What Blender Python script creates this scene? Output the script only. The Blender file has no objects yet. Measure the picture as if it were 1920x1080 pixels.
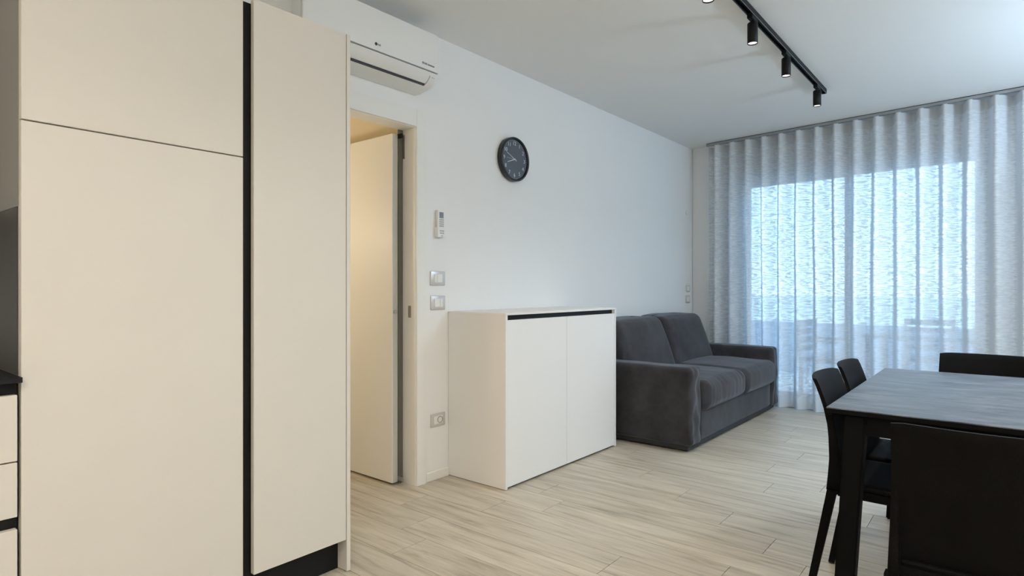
import bpy, bmesh, math, random
from mathutils import Vector, Matrix, noise as mnoise
random.seed(7)
S = bpy.context.scene
C = S.collection
PI = math.pi

# ------------------------------------------------------------ camera
EYE = 1.16
TH = math.atan(925/1130.0)
cd = bpy.data.cameras.new('camera'); cam = bpy.data.objects.new('camera', cd); C.objects.link(cam)
cd.sensor_fit = 'HORIZONTAL'; cd.sensor_width = 36.0; cd.lens = 36.0*1130/1920
cd.clip_start = 0.05; cd.clip_end = 500
cam.location = (0, 0, EYE); cam.rotation_euler = (PI/2, 0, TH)
S.camera = cam
# ------------------------------------------------------------ colour management
S.view_settings.view_transform = 'Standard'; S.view_settings.look = 'None'
S.view_settings.gamma = 1.0; S.view_settings.use_curve_mapping = False
S.view_settings.exposure = 0.0
S.cycles.use_denoising = True
S.cycles.max_bounces = 12; S.cycles.transparent_max_bounces = 16; S.cycles.transmission_bounces = 8; S.cycles.diffuse_bounces = 8
S.cycles.sample_clamp_indirect = 4.0; S.cycles.caustics_reflective = False; S.cycles.caustics_refractive = False
# ------------------------------------------------------------ sky
SKY = 5.1
wd = bpy.data.worlds.new('sky'); S.world = wd; wd.use_nodes = True
nt = wd.node_tree; nt.nodes.clear()
wo = nt.nodes.new('ShaderNodeOutputWorld'); bg = nt.nodes.new('ShaderNodeBackground')
tc = nt.nodes.new('ShaderNodeTexCoord'); sx = nt.nodes.new('ShaderNodeSeparateXYZ'); rp = nt.nodes.new('ShaderNodeValToRGB')
rp.color_ramp.elements[0].position = 0.0; rp.color_ramp.elements[0].color = (.56, .80, 1, 1)
rp.color_ramp.elements[1].position = 0.5; rp.color_ramp.elements[1].color = (.42, .70, 1, 1)
nt.links.new(tc.outputs['Generated'], sx.inputs[0]); nt.links.new(sx.outputs['Z'], rp.inputs[0])
nt.links.new(rp.outputs[0], bg.inputs[0]); bg.inputs[1].default_value = SKY; nt.links.new(bg.outputs[0], wo.inputs[0])
# ------------------------------------------------------------ lamps of the room, and unseen fill lamps added (fixtures are built further down)
CH = 2.687           # ceiling height
TRX = -1.078         # ceiling track x
SPOTS = [2.62+.175-.025, 3.41, 4.067, 4.881]        # heads in view
SPOTS_OFF = [1.55, 0.6]
SPOT_W = 16
FILL_PANELS = [(-0.35, -0.75, 30, (1, .89, .74)), (0.95, 1.0, 24, (1, .92, .80)), (0.7, 4.3, 40, (.68, .84, 1))]  # added ceiling fill out of view, the cool one helps the daylight
FILL_UPLIGHTS = [(1.75, 4.4, 135, (.56, .77, 1)), (1.6, -1.3, 85, (1, .96, .90))]  # added upward fill out of view, cool near the window
def area_lamp(name, x, y, w, col, size=0.6):
    l = bpy.data.lights.new(name, 'AREA'); l.shape = 'DISK'; l.size = size; l.energy = w; l.color = col
    o = bpy.data.objects.new(name, l); C.objects.link(o); o.location = (x, y, CH-0.062)
    return o
def spot_lamp(name, x, y, z, w, parent=None):
    l = bpy.data.lights.new(name, 'SPOT'); l.energy = w; l.color = (1, .93, .82); l.spot_size = math.radians(125); l.spot_blend = 1.0
    l.shadow_soft_size = 0.02
    o = bpy.data.objects.new(name, l); C.objects.link(o); o.location = (x, y, z)
    if parent: o.parent = parent
    return o
hl = bpy.data.lights.new('hall_lamp_light', 'POINT'); hl.energy = 15; hl.color = (1, .86, .62); hl.shadow_soft_size = .08
ho = bpy.data.objects.new('hall_lamp_light', hl); C.objects.link(ho); ho.location = (-3.75, 1.50, 1.55)

# ------------------------------------------------------------ materials
def mat(name, col, rough=.5, metal=0, spec=.5, noise=0, nscale=8, bump=0, bscale=60, coat=0, emit=None, estr=0):
    m = bpy.data.materials.new(name); m.use_nodes = True
    n = m.node_tree; b = n.nodes['Principled BSDF']
    b.inputs['Base Color'].default_value = (*col, 1); b.inputs['Roughness'].default_value = rough
    b.inputs['Metallic'].default_value = metal; b.inputs['Specular IOR Level'].default_value = spec
    b.inputs['Coat Weight'].default_value = coat
    t = n.nodes.new('ShaderNodeTexCoord')
    if noise:
        nz = n.nodes.new('ShaderNodeTexNoise'); nz.inputs['Scale'].default_value = nscale; nz.inputs['Detail'].default_value = 4
        n.links.new(t.outputs['Object'], nz.inputs['Vector'])
        mx = n.nodes.new('ShaderNodeMix'); mx.data_type = 'RGBA'
        mx.inputs[6].default_value = (*[c*(1-noise) for c in col], 1); mx.inputs[7].default_value = (*[min(1, c*(1+noise)) for c in col], 1)
        n.links.new(nz.outputs['Fac'], mx.inputs[0]); n.links.new(mx.outputs[2], b.inputs['Base Color'])
    if bump:
        nb = n.nodes.new('ShaderNodeTexNoise'); nb.inputs['Scale'].default_value = bscale; nb.inputs['Detail'].default_value = 3
        n.links.new(t.outputs['Object'], nb.inputs['Vector'])
        bp = n.nodes.new('ShaderNodeBump'); bp.inputs['Strength'].default_value = bump; bp.inputs['Distance'].default_value = .004
        n.links.new(nb.outputs['Fac'], bp.inputs['Height']); n.links.new(bp.outputs[0], b.inputs['Normal'])
    if emit:
        b.inputs['Emission Color'].default_value = (*emit, 1); b.inputs['Emission Strength'].default_value = estr
    return m
M = {}
M['wall'] = mat('wall_paint', (.83, .83, .82), .9, spec=.2, noise=.01, nscale=3, bump=.08, bscale=180)
M['ceil'] = mat('ceiling_paint', (.80, .80, .79), .95, spec=.1, noise=.01, nscale=2, bump=.05, bscale=150)
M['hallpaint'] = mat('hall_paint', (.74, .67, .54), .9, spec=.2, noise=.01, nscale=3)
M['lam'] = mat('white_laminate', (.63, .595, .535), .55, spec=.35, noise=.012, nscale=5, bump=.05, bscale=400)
M['lam2'] = mat('sideboard_laminate', (.80, .79, .77), .55, spec=.35, noise=.012, nscale=5, bump=.05, bscale=400)
M['door'] = mat('door_lacquer', (.82, .81, .78), .45, spec=.4, noise=.01, nscale=4)
M['black'] = mat('black_metal', (.007, .007, .008), .5, spec=.15, noise=.1, nscale=20)
M['blackgap'] = mat('black_profile', (.006, .006, .006), .5, spec=.2, noise=.1, nscale=20)
M['worktop'] = mat('black_worktop', (.006, .006, .006), .45, spec=.2, noise=.3, nscale=60)
M['side_shade'] = mat('side_panel_in_shade', (.20, .195, .185), .6, noise=.02)  # shade on the white column side, put into the colour
M['side_shadow'] = mat('side_panel_in_shadow', (.05, .048, .045), .5, spec=.3, noise=.1, nscale=10)  # shadow under the wall cupboard, put into the colour
M['plastic'] = mat('white_plastic', (.80, .80, .78), .38, spec=.5, noise=.01, nscale=8)
M['plastic_grey'] = mat('satin_silver_plastic', (.62, .60, .58), .3, metal=.35, noise=.02, nscale=8)
M['ac'] = mat('air_conditioner_shell', (.78, .78, .76), .4, spec=.5, noise=.008, nscale=4)
M['dark'] = mat('dark_print', (.03, .03, .035), .6, noise=.1)
M['display'] = mat('grey_display', (.16, .19, .21), .25, noise=.08)
M['button'] = mat('grey_button', (.35, .36, .36), .5, noise=.05)
M['steel'] = mat('brushed_steel', (.42, .40, .37), .35, metal=.9, noise=.1, nscale=40)
M['alu'] = mat('grey_aluminium', (.34, .35, .35), .5, metal=.3, noise=.05, nscale=30)
M['pvc'] = mat('white_window_frame', (.80, .82, .84), .4, noise=.01)
M['clockface'] = mat('slate_clock_face', (.07, .08, .095), .35, noise=.15, nscale=30, coat=.15)
M['clockrim'] = mat('black_clock_rim', (.006, .006, .008), .35, noise=.1)
M['numeral'] = mat('pale_grey_numeral', (.62, .66, .70), .5, noise=.05)
M['leather'] = mat('black_leather', (.0032, .0029, .0026), .62, spec=.07, noise=.15, nscale=30, bump=.25, bscale=350)
M['tableframe'] = mat('black_table_frame', (.0032, .003, .0027), .62, spec=.07, noise=.1, nscale=20)
M['lens'] = mat('lit_lamp_lens', (.9, .9, .85), .3, noise=.02, emit=(1, .96, .88), estr=2.2)
M['fill_lens'] = mat('fill_lamp_diffuser', (.9, .9, .88), .5, noise=.01, emit=(1, .94, .86), estr=1.5)  # glowing cover of the added ceiling lamps
M['pad'] = mat('dark_rubber', (.02, .02, .02), .8, noise=.1)
M['patio'] = mat('patio_slab', (.62, .62, .60), .8, noise=.06, nscale=3)
M['parapet'] = mat('outdoor_wall_render', (.42, .48, .58), .9, noise=.06, nscale=5)
M['rattan'] = mat('grey_garden_furniture', (.16, .18, .22), .7, noise=.15, nscale=20)
M['sand'] = mat('pale_ground', (.80, .78, .70), .95, noise=.05, nscale=.3)
M['hallfloor'] = None

def fabric():
    m = bpy.data.materials.new('charcoal_microfibre'); m.use_nodes = True
    n = m.node_tree; b = n.nodes['Principled BSDF']; b.inputs['Roughness'].default_value = .85
    b.inputs['Specular IOR Level'].default_value = .2
    b.inputs['Sheen Weight'].default_value = .25; b.inputs['Sheen Roughness'].default_value = .45; b.inputs['Sheen Tint'].default_value = (.7, .75, .85, 1)
    t = n.nodes.new('ShaderNodeTexCoord')
    a = n.nodes.new('ShaderNodeTexNoise'); a.inputs['Scale'].default_value = 5; a.inputs['Detail'].default_value = 7; a.inputs['Roughness'].default_value = .65
    n.links.new(t.outputs['Object'], a.inputs['Vector'])
    r = n.nodes.new('ShaderNodeValToRGB')
    r.color_ramp.elements[0].position = .35; r.color_ramp.elements[0].color = (.020, .018, .0185, 1)
    r.color_ramp.elements[1].position = .70; r.color_ramp.elements[1].color = (.046, .044, .048, 1)
    n.links.new(a.outputs['Fac'], r.inputs[0]); n.links.new(r.outputs[0], b.inputs['Base Color'])
    f = n.nodes.new('ShaderNodeTexNoise'); f.inputs['Scale'].default_value = 350; n.links.new(t.outputs['Object'], f.inputs['Vector'])
    bp = n.nodes.new('ShaderNodeBump'); bp.inputs['Strength'].default_value = .25; bp.inputs['Distance'].default_value = .002
    n.links.new(f.outputs['Fac'], bp.inputs['Height']); n.links.new(bp.outputs[0], b.inputs['Normal'])
    return m
M['sofa'] = fabric()

def wood():
    m = bpy.data.materials.new('pale_oak_planks'); m.use_nodes = True
    n = m.node_tree; L = n.links.new; b = n.nodes['Principled BSDF']
    b.inputs['Roughness'].default_value = .42; b.inputs['Specular IOR Level'].default_value = .4
    t = n.nodes.new('ShaderNodeTexCoord'); oi = n.nodes.new('ShaderNodeObjectInfo')
    mu = n.nodes.new('ShaderNodeMath'); mu.operation = 'MULTIPLY'; mu.inputs[1].default_value = 37.0; L(oi.outputs['Random'], mu.inputs[0])
    cb = n.nodes.new('ShaderNodeCombineXYZ'); L(mu.outputs[0], cb.inputs[0]); L(mu.outputs[0], cb.inputs[1])
    ad = n.nodes.new('ShaderNodeVectorMath'); ad.operation = 'ADD'; L(t.outputs['Object'], ad.inputs[0]); L(cb.outputs[0], ad.inputs[1])
    def grain(sx_, sy_, scale, det, dist):
        mp = n.nodes.new('ShaderNodeMapping'); mp.inputs['Scale'].default_value = (sx_, sy_, 1); L(ad.outputs[0], mp.inputs[0])
        z = n.nodes.new('ShaderNodeTexNoise'); z.inputs['Scale'].default_value = scale; z.inputs['Detail'].default_value = det
        z.inputs['Distortion'].default_value = dist; z.inputs['Roughness'].default_value = .6; L(mp.outputs[0], z.inputs['Vector']); return z
    g1 = grain(1.1, 14, 1.6, 6, .9); g2 = grain(2.5, 70, 2.0, 3, .3); g3 = grain(1, 3.2, 1.7, 3, .4)
    r1 = n.nodes.new('ShaderNodeValToRGB'); L(g1.outputs['Fac'], r1.inputs[0])
    e = r1.color_ramp.elements
    e[0].position = .28; e[0].color = (.28, .235, .17, 1); e[1].position = .60; e[1].color = (.545, .49, .395, 1)
    k = e.new(.45); k.color = (.46, .405, .315, 1)
    r2 = n.nodes.new('ShaderNodeMapRange'); L(g2.outputs['Fac'], r2.inputs[0]); r2.inputs[1].default_value = .3; r2.inputs[2].default_value = .7; r2.inputs[3].default_value = .90; r2.inputs[4].default_value = 1.05
    r3 = n.nodes.new('ShaderNodeMapRange'); L(g3.outputs['Fac'], r3.inputs[0]); r3.inputs[1].default_value = .3; r3.inputs[2].default_value = .7; r3.inputs[3].default_value = .90; r3.inputs[4].default_value = 1.06
    r4 = n.nodes.new('ShaderNodeMapRange'); L(oi.outputs['Random'], r4.inputs[0]); r4.inputs[3].default_value = .93; r4.inputs[4].default_value = 1.04
    m1 = n.nodes.new('ShaderNodeMath'); m1.operation = 'MULTIPLY'; L(r2.outputs[0], m1.inputs[0]); L(r3.outputs[0], m1.inputs[1])
    m2 = n.nodes.new('ShaderNodeMath'); m2.operation = 'MULTIPLY'; L(m1.outputs[0], m2.inputs[0]); L(r4.outputs[0], m2.inputs[1])
    vm = n.nodes.new('ShaderNodeVectorMath'); vm.operation = 'SCALE'; L(r1.outputs[0], vm.inputs[0]); L(m2.outputs[0], vm.inputs['Scale'])
    L(vm.outputs[0], b.inputs['Base Color'])
    bp = n.nodes.new('ShaderNodeBump'); bp.inputs['Strength'].default_value = .15; bp.inputs['Distance'].default_value = .002
    L(g2.outputs['Fac'], bp.inputs['Height']); L(bp.outputs[0], b.inputs['Normal'])
    return m
M['wood'] = wood()
M['grout'] = mat('floor_joint', (.27, .25, .21), .9, noise=.05)

def slate():
    m = bpy.data.materials.new('slate_table_top'); m.use_nodes = True
    n = m.node_tree; L = n.links.new; b = n.nodes['Principled BSDF']
    b.inputs['Roughness'].default_value = .42; b.inputs['Specular IOR Level'].default_value = .55
    t = n.nodes.new('ShaderNodeTexCoord'); mp = n.nodes.new('ShaderNodeMapping'); mp.inputs['Scale'].default_value = (2.2, 9, 1); L(t.outputs['Object'], mp.inputs[0])
    z = n.nodes.new('ShaderNodeTexNoise'); z.inputs['Scale'].default_value = 3; z.inputs['Detail'].default_value = 9; z.inputs['Roughness'].default_value = .7; z.inputs['Distortion'].default_value = .6; L(mp.outputs[0], z.inputs['Vector'])
    r = n.nodes.new('ShaderNodeValToRGB'); L(z.outputs['Fac'], r.inputs[0])
    r.color_ramp.elements[0].position = .38; r.color_ramp.elements[0].color = (.035, .039, .046, 1)
    r.color_ramp.elements[1].position = .64; r.color_ramp.elements[1].color = (.17, .186, .21, 1)
    L(r.outputs[0], b.inputs['Base Color'])
    rr = n.nodes.new('ShaderNodeMapRange'); L(z.outputs['Fac'], rr.inputs[0]); rr.inputs[1].default_value = .3; rr.inputs[2].default_value = .7; rr.inputs[3].default_value = .36; rr.inputs[4].default_value = .52
    L(rr.outputs[0], b.inputs['Roughness'])
    bp = n.nodes.new('ShaderNodeBump'); bp.inputs['Strength'].default_value = .35; bp.inputs['Distance'].default_value = .003
    L(z.outputs['Fac'], bp.inputs['Height']); L(bp.outputs[0], b.inputs['Normal'])
    return m
M['slate'] = slate()

def glass():
    m = bpy.data.materials.new('window_glass'); m.use_nodes = True
    n = m.node_tree; L = n.links.new; n.nodes.clear()
    o = n.nodes.new('ShaderNodeOutputMaterial'); t = n.nodes.new('ShaderNodeBsdfTransparent'); t.inputs[0].default_value = (.93, .97, .97, 1)
    g = n.nodes.new('ShaderNodeBsdfGlossy'); g.inputs['Roughness'].default_value = .02
    f = n.nodes.new('ShaderNodeFresnel'); f.inputs[0].default_value = 1.45
    x = n.nodes.new('ShaderNodeMixShader'); L(f.outputs[0], x.inputs[0]); L(t.outputs[0], x.inputs[1]); L(g.outputs[0], x.inputs[2]); L(x.outputs[0], o.inputs[0])
    return m
M['glass'] = glass()

def sheer(name, dense, lo, hi, tmix=.36):
    m = bpy.data.materials.new(name); m.use_nodes = True
    n = m.node_tree; L = n.links.new; n.nodes.clear()
    o = n.nodes.new('ShaderNodeOutputMaterial'); tr = n.nodes.new('ShaderNodeBsdfTransparent')
    d = n.nodes.new('ShaderNodeBsdfDiffuse'); d.inputs[0].default_value = (.66, .66, .65, 1) if dense and dense > .95 else (.88, .89, .88, 1)
    tl = n.nodes.new('ShaderNodeBsdfTranslucent'); tl.inputs[0].default_value = (.48, .58, .72, 1)
    mx = n.nodes.new('ShaderNodeMixShader'); mx.inputs[0].default_value = tmix; L(d.outputs[0], mx.inputs[1]); L(tl.outputs[0], mx.inputs[2])
    fin = n.nodes.new('ShaderNodeMixShader'); L(tr.outputs[0], fin.inputs[1]); L(mx.outputs[0], fin.inputs[2]); L(fin.outputs[0], o.inputs[0])
    if dense:
        fin.inputs[0].default_value = dense
    else:
        uv = n.nodes.new('ShaderNodeUVMap'); uv.uv_map = 'UVMap'
        mp = n.nodes.new('ShaderNodeMapping'); mp.inputs['Scale'].default_value = (16, 112, 1); L(uv.outputs[0], mp.inputs[0])
        z = n.nodes.new('ShaderNodeTexNoise'); z.inputs['Scale'].default_value = 1; z.inputs['Detail'].default_value = 3; z.inputs['Roughness'].default_value = .6; z.inputs['Distortion'].default_value = .7; L(mp.outputs[0], z.inputs['Vector'])
        r = n.nodes.new('ShaderNodeMapRange'); L(z.outputs['Fac'], r.inputs[0]); r.inputs[1].default_value = .43; r.inputs[2].default_value = .58; r.inputs[3].default_value = lo; r.inputs[4].default_value = hi
        mp2 = n.nodes.new('ShaderNodeMapping'); mp2.inputs['Scale'].default_value = (90, 700, 1); L(uv.outputs[0], mp2.inputs[0])
        z2 = n.nodes.new('ShaderNodeTexNoise'); z2.inputs['Scale'].default_value = 1; z2.inputs['Detail'].default_value = 1; L(mp2.outputs[0], z2.inputs['Vector'])
        r2 = n.nodes.new('ShaderNodeMapRange'); L(z2.outputs['Fac'], r2.inputs[0]); r2.inputs[3].default_value = -.06; r2.inputs[4].default_value = .06
        a = n.nodes.new('ShaderNodeMath'); a.operation = 'ADD'; a.use_clamp = True; L(r.outputs[0], a.inputs[0]); L(r2.outputs[0], a.inputs[1])
        # cloth closes up when it is seen at a slant: transmission = T ** (1 / cos)
        ge = n.nodes.new('ShaderNodeNewGeometry'); dt = n.nodes.new('ShaderNodeVectorMath'); dt.operation = 'DOT_PRODUCT'
        L(ge.outputs['Normal'], dt.inputs[0]); L(ge.outputs['Incoming'], dt.inputs[1])
        ab = n.nodes.new('ShaderNodeMath'); ab.operation = 'ABSOLUTE'; L(dt.outputs['Value'], ab.inputs[0])
        mxx = n.nodes.new('ShaderNodeMath'); mxx.operation = 'MAXIMUM'; mxx.inputs[1].default_value = .12; L(ab.outputs[0], mxx.inputs[0])
        iv = n.nodes.new('ShaderNodeMath'); iv.operation = 'DIVIDE'; iv.inputs[0].default_value = 1; L(mxx.outputs[0], iv.inputs[1])
        om = n.nodes.new('ShaderNodeMath'); om.operation = 'SUBTRACT'; om.inputs[0].default_value = 1; L(a.outputs[0], om.inputs[1])
        pw = n.nodes.new('ShaderNodeMath'); pw.operation = 'POWER'; L(om.outputs[0], pw.inputs[0]); L(iv.outputs[0], pw.inputs[1])
        of = n.nodes.new('ShaderNodeMath'); of.operation = 'SUBTRACT'; of.inputs[0].default_value = 1; L(pw.outputs[0], of.inputs[1])
        L(of.outputs[0], fin.inputs[0])
    return m
M['sheer'] = sheer('sheer_curtain_fabric', None, .68, .93)
M['tape'] = sheer('curtain_heading_tape', .97, 0, 0, .22)
M['hem'] = sheer('curtain_hem', .86, 0, 0)

# ------------------------------------------------------------ helpers
def tag(o, label=None, cat=None, group=None, kind=None):
    if label: o['label'] = label
    if cat: o['category'] = cat
    if group: o['group'] = group
    if kind: o['kind'] = kind
    return o
def thing(name, loc, label, cat, rz=0, group=None):
    o = bpy.data.objects.new(name, None); C.objects.link(o); o.location = loc; o.rotation_euler = (0, 0, rz)
    o.empty_display_size = .1
    return tag(o, label, cat, group)
def link(name, me, m, parent=None, loc=None, smooth=False):
    o = bpy.data.objects.new(name, me); C.objects.link(o)
    if m is not None and not me.materials: me.materials.append(m)
    if parent: o.parent = parent
    if loc: o.location = loc
    if smooth:
        for p in me.polygons: p.use_smooth = True
    return o
def fin(name, bm, m, parent=None, smooth=False, loc=None):
    bmesh.ops.recalc_face_normals(bm, faces=bm.faces)
    me = bpy.data.meshes.new(name); bm.to_mesh(me); bm.free()
    return link(name, me, m, parent, loc, smooth)
def bx(bm, x0, x1, y0, y1, z0, z1, f=None):
    P = [(x, y, z) for x in (x0, x1) for y in (y0, y1) for z in (z0, z1)]
    if f: P = [f(*p) for p in P]
    v = [bm.verts.new(p) for p in P]
    fs = [bm.faces.new([v[i] for i in q]) for q in ((0, 1, 3, 2), (4, 6, 7, 5), (0, 4, 5, 1), (2, 3, 7, 6), (0, 2, 6, 4), (1, 5, 7, 3))]
    return v, fs
def box(name, x0, x1, y0, y1, z0, z1, m, parent=None, bev=0, f=None, seg=2):
    bm = bmesh.new(); bx(bm, x0, x1, y0, y1, z0, z1, f)
    if bev:
        bmesh.ops.recalc_face_normals(bm, faces=bm.faces)
        bmesh.ops.bevel(bm, geom=bm.edges[:], offset=bev, segments=seg, affect='EDGES', profile=.5)
    o = fin(name, bm, m, parent, smooth=False)
    if bev and seg > 1:
        for p in o.data.polygons: p.use_smooth = True
        try: o.data.set_sharp_from_angle(angle=math.radians(50))
        except Exception: pass
    return o
def prism(name, pts, axis, a0, a1, m, parent=None, smooth=False):
    """extrude a 2D outline; axis 'y': pts are (x,z); 'z': (x,y); 'x': (y,z)"""
    bm = bmesh.new()
    def P(p, a):
        return (p[0], a, p[1]) if axis == 'y' else ((p[0], p[1], a) if axis == 'z' else (a, p[0], p[1]))
    A = [bm.verts.new(P(p, a0)) for p in pts]; B = [bm.verts.new(P(p, a1)) for p in pts]
    n = len(pts)
    for i in range(n): bm.faces.new((A[i], A[(i+1) % n], B[(i+1) % n], B[i]))
    bm.faces.new(A); bm.faces.new(B[::-1])
    o = fin(name, bm, m, parent, smooth)
    if smooth:
        try: o.data.set_sharp_from_angle(angle=math.radians(35))
        except Exception: pass
    return o
def cyl(name, c, r, h, m, parent=None, axis='z', n=32, r2=None, bev=0):
    bm = bmesh.new()
    bmesh.ops.create_cone(bm, cap_ends=True, segments=n, radius1=r, radius2=r if r2 is None else r2, depth=h)
    if bev:
        ed = [e for e in bm.edges if any(len(f.verts) > 4 for f in e.link_faces)]
        bmesh.ops.bevel(bm, geom=ed, offset=bev, segments=2, affect='EDGES', profile=.5)
    R_ = {'z': Matrix.Identity(4), 'x': Matrix.Rotation(PI/2, 4, 'Y'), 'y': Matrix.Rotation(PI/2, 4, 'X')}[axis]
    bmesh.ops.transform(bm, matrix=Matrix.Translation(c) @ R_, verts=bm.verts)
    o = fin(name, bm, m, parent, True)
    try: o.data.set_sharp_from_angle(angle=math.radians(40))
    except Exception: pass
    return o
def lathe(bm, prof, c=(0, 0, 0), n=32):
    rings = []
    for r, z in prof:
        rings.append([bm.verts.new((c[0]+r*math.cos(2*PI*i/n), c[1]+r*math.sin(2*PI*i/n), c[2]+z)) for i in range(n)])
    for a, b in zip(rings, rings[1:]):
        for i in range(n): bm.faces.new((a[i], a[(i+1) % n], b[(i+1) % n], b[i]))
def text(name, s, size, mtx, m, parent, depth=.0006, align='CENTER'):
    cu = bpy.data.curves.new(name, 'FONT'); cu.body = s; cu.size = size; cu.extrude = depth; cu.align_x = align; cu.align_y = 'CENTER'
    t = bpy.data.objects.new(name, cu); C.objects.link(t)
    dg = bpy.context.evaluated_depsgraph_get(); me = bpy.data.meshes.new_from_object(t.evaluated_get(dg))
    bpy.data.objects.remove(t); me.transform(mtx); me.name = name
    me.materials.clear()
    return link(name, me, m, parent)
# matrix putting text (x right, y up) on a wall facing +X : text x -> +Y world, text y -> Z, normal -> +X
def on_wall(x, y, z, slant=0):
    return Matrix(((0, 0, 1, x), (1, 0, 0, y), (0, 1, 0, z), (0, 0, 0, 1)))
def rbox(x0, x1, y0, y1, z0, z1, r, n=8, bulge=(0, 0, 0), wob=0, wscale=3, seed=0, post=None):
    """rounded, puffed box as a bmesh (upholstery)"""
    bm = bmesh.new()
    bmesh.ops.create_cube(bm, size=2)
    bmesh.ops.subdivide_edges(bm, edges=bm.edges[:], cuts=n, use_grid_fill=True)
    cx_, cy_, cz_ = (x0+x1)/2, (y0+y1)/2, (z0+z1)/2; h = Vector(((x1-x0)/2, (y1-y0)/2, (z1-z0)/2))
    def ease(t): return math.copysign(1-(1-abs(t))**1.6, t) if abs(t) < 1 else t
    for v in bm.verts:
        u = Vector((ease(v.co.x), ease(v.co.y), ease(v.co.z)))
        p = Vector((u.x*h.x, u.y*h.y, u.z*h.z))
        inner = Vector([max(-(h[i]-r), min(h[i]-r, p[i])) for i in range(3)])
        d = p-inner
        if d.length > 1e-9: p = inner + d.normalized()*min(r, max(d.length, r if max(abs(u.x), abs(u.y), abs(u.z)) > .999 else 0))
        q = Vector(p)
        q.x += bulge[0]*u.x*(1-u.y**2)*(1-u.z**2)*(abs(u.x))
        q.y += bulge[1]*u.y*(1-u.x**2)*(1-u.z**2)*(abs(u.y))
        q.z += bulge[2]*u.z*(1-u.x**2)*(1-u.y**2)*(abs(u.z))
        if wob:
            w = mnoise.noise((q*wscale)+Vector((seed*7.3, seed*3.1, seed)))
            q += d.normalized()*w*wob if d.length > 1e-9 else Vector((0, 0, 0))
        q += Vector((cx_, cy_, cz_))
        if post: q = Vector(post(q))
        v.co = q
    return bm

# ------------------------------------------------------------ the shell
WX = -2.675
A0 = Vector((-2.446, 6.256)); D = Vector((.99458, -.10394)); N = Vector((.10394, .99458))
def WL(s, n, z):
    p = A0 + D*s + N*n
    return (p.x, p.y, z)
FACE = .135            # inner face of the window wall behind the curtain line
RX = 2.2; FY = -2.2
def back_y(x, n=FACE):   # y of the window wall face at x
    p = A0 + N*n; return p.y + (x-p.x)*D.y/D.x

# floor: slab and planks
fl = box('floor', -4.6, RX+.2, FY-.2, 6.9, -.12, -.004, M['grout']); tag(fl, kind='structure')
pc = {}
def plank(xa, xb, ya, yb):
    w = round(xb-xa, 3); k = (w, round(yb-ya, 3))
    if k not in pc:
        bm = bmesh.new(); g = .0012
        v, fs = bx(bm, -w/2+g, w/2-g, -(yb-ya)/2+g, (yb-ya)/2-g, -.0045, 0)
        me = bpy.data.meshes.new('plank'); bmesh.ops.recalc_face_normals(bm, faces=bm.faces); bm.to_mesh(me); bm.free(); me.materials.append(M['wood']); pc[k] = me
    o = bpy.data.objects.new('plank', pc[k]); C.objects.link(o); o.parent = fl
    o.location = ((xa+xb)/2, (ya+yb)/2, 0)
JO = {-6: -2.07, -5: -2.25, -4: -1.283, -3: -.886, -2: -.642, -1: -.82, 0: -1.087, 1: -1.404, 2: -.52, 3: -1.064, 4: -.817, 5: -1.17, 6: -.60, 7: -1.09, 8: -.75, 9: -1.284, 10: -1.50, 11: -1.34, 12: -.9, 13: -.4, 14: -1.2, 15: -.7, 16: -1.1}
PITCH = .2055; PL = 1.22
for k in range(-12, 17):
    ya = 2.932+PITCH*k; yb = ya+PITCH
    if yb > 6.38: yb = 6.38
    j = JO.get(k, -.3-.37*((k*3) % 4))
    xl = WX if ya > 2.45 or yb < 1.0 else -4.3
    xr = RX
    lim = A0.x + N.x*FACE + (yb-(A0.y+N.y*FACE))*D.x/D.y
    xr = min(xr, lim)
    if xr < xl+.1: continue
    a = j
    while a > xl: a -= PL
    while a < xr:
        p0, p1 = max(a, xl), min(a+PL, xr)
        if p1-p0 > .03: plank(p0, p1, ya, yb)
        a += PL
# rest of the floor behind the camera (out of view)
yb0 = 2.932-12*PITCH
for r_ in range(int((yb0-FY)/PITCH)+1):
    yb = yb0-r_*PITCH; ya = max(FY, yb-PITCH)
    if yb-ya < .02: continue
    a = WX-.4*(r_ % 3)
    while a < RX:
        p0, p1 = max(a, WX), min(a+PL, RX)
        if p1-p0 > .03: plank(p0, p1, ya, yb)
        a += PL

# left wall with the doorway
DY0, DY1, DZ = 1.56, 2.375, 2.105
bm = bmesh.new()
bx(bm, WX-.11, WX, FY-.1, DY0, 0, CH); bx(bm, WX-.11, WX, DY1, 6.75, 0, CH); bx(bm, WX-.11, WX, DY0, DY1, DZ, CH)
tag(fin('wall_left', bm, M['wall']), kind='structure')
tag(box('ceiling', WX-.11, RX+.1, FY-.1, 6.8, CH, CH+.12, M['ceil']), kind='structure')
tag(box('wall_right', RX, RX+.1, FY-.1, 6.2, 0, CH, M['wall']), kind='structure')
tag(box('wall_front', WX-.11, RX+.1, FY-.1, FY, 0, CH, M['wall']), kind='structure')
# window wall
WO0, WO1, WOT = .245, 2.345, 2.30
bm = bmesh.new()
T1 = FACE+.32
for s0, s1, z0, z1 in ((-.24, WO0, 0, CH), (WO1, 5.0, 0, CH), (WO0, WO1, WOT, CH)):
    bx(bm, s0, s1, FACE, T1, z0, z1, WL)
tag(fin('wall_back', bm, M['wall']), kind='structure')
# hall beyond the door
tag(box('wall_hall_far', -4.4, -4.3, .4, 3.2, 0, 2.5, M['hallpaint']), kind='structure')
tag(box('wall_hall_right', -4.3, WX-.11, 2.47, 2.56, 0, 2.5, M['hallpaint']), kind='structure')
tag(box('wall_hall_left', -4.3, WX-.11, .4, .5, 0, 2.5, M['hallpaint']), kind='structure')
tag(box('ceiling_hall', -4.4, WX-.11, .4, 2.56, 2.42, 2.5, M['hallpaint']), kind='structure')

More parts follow.
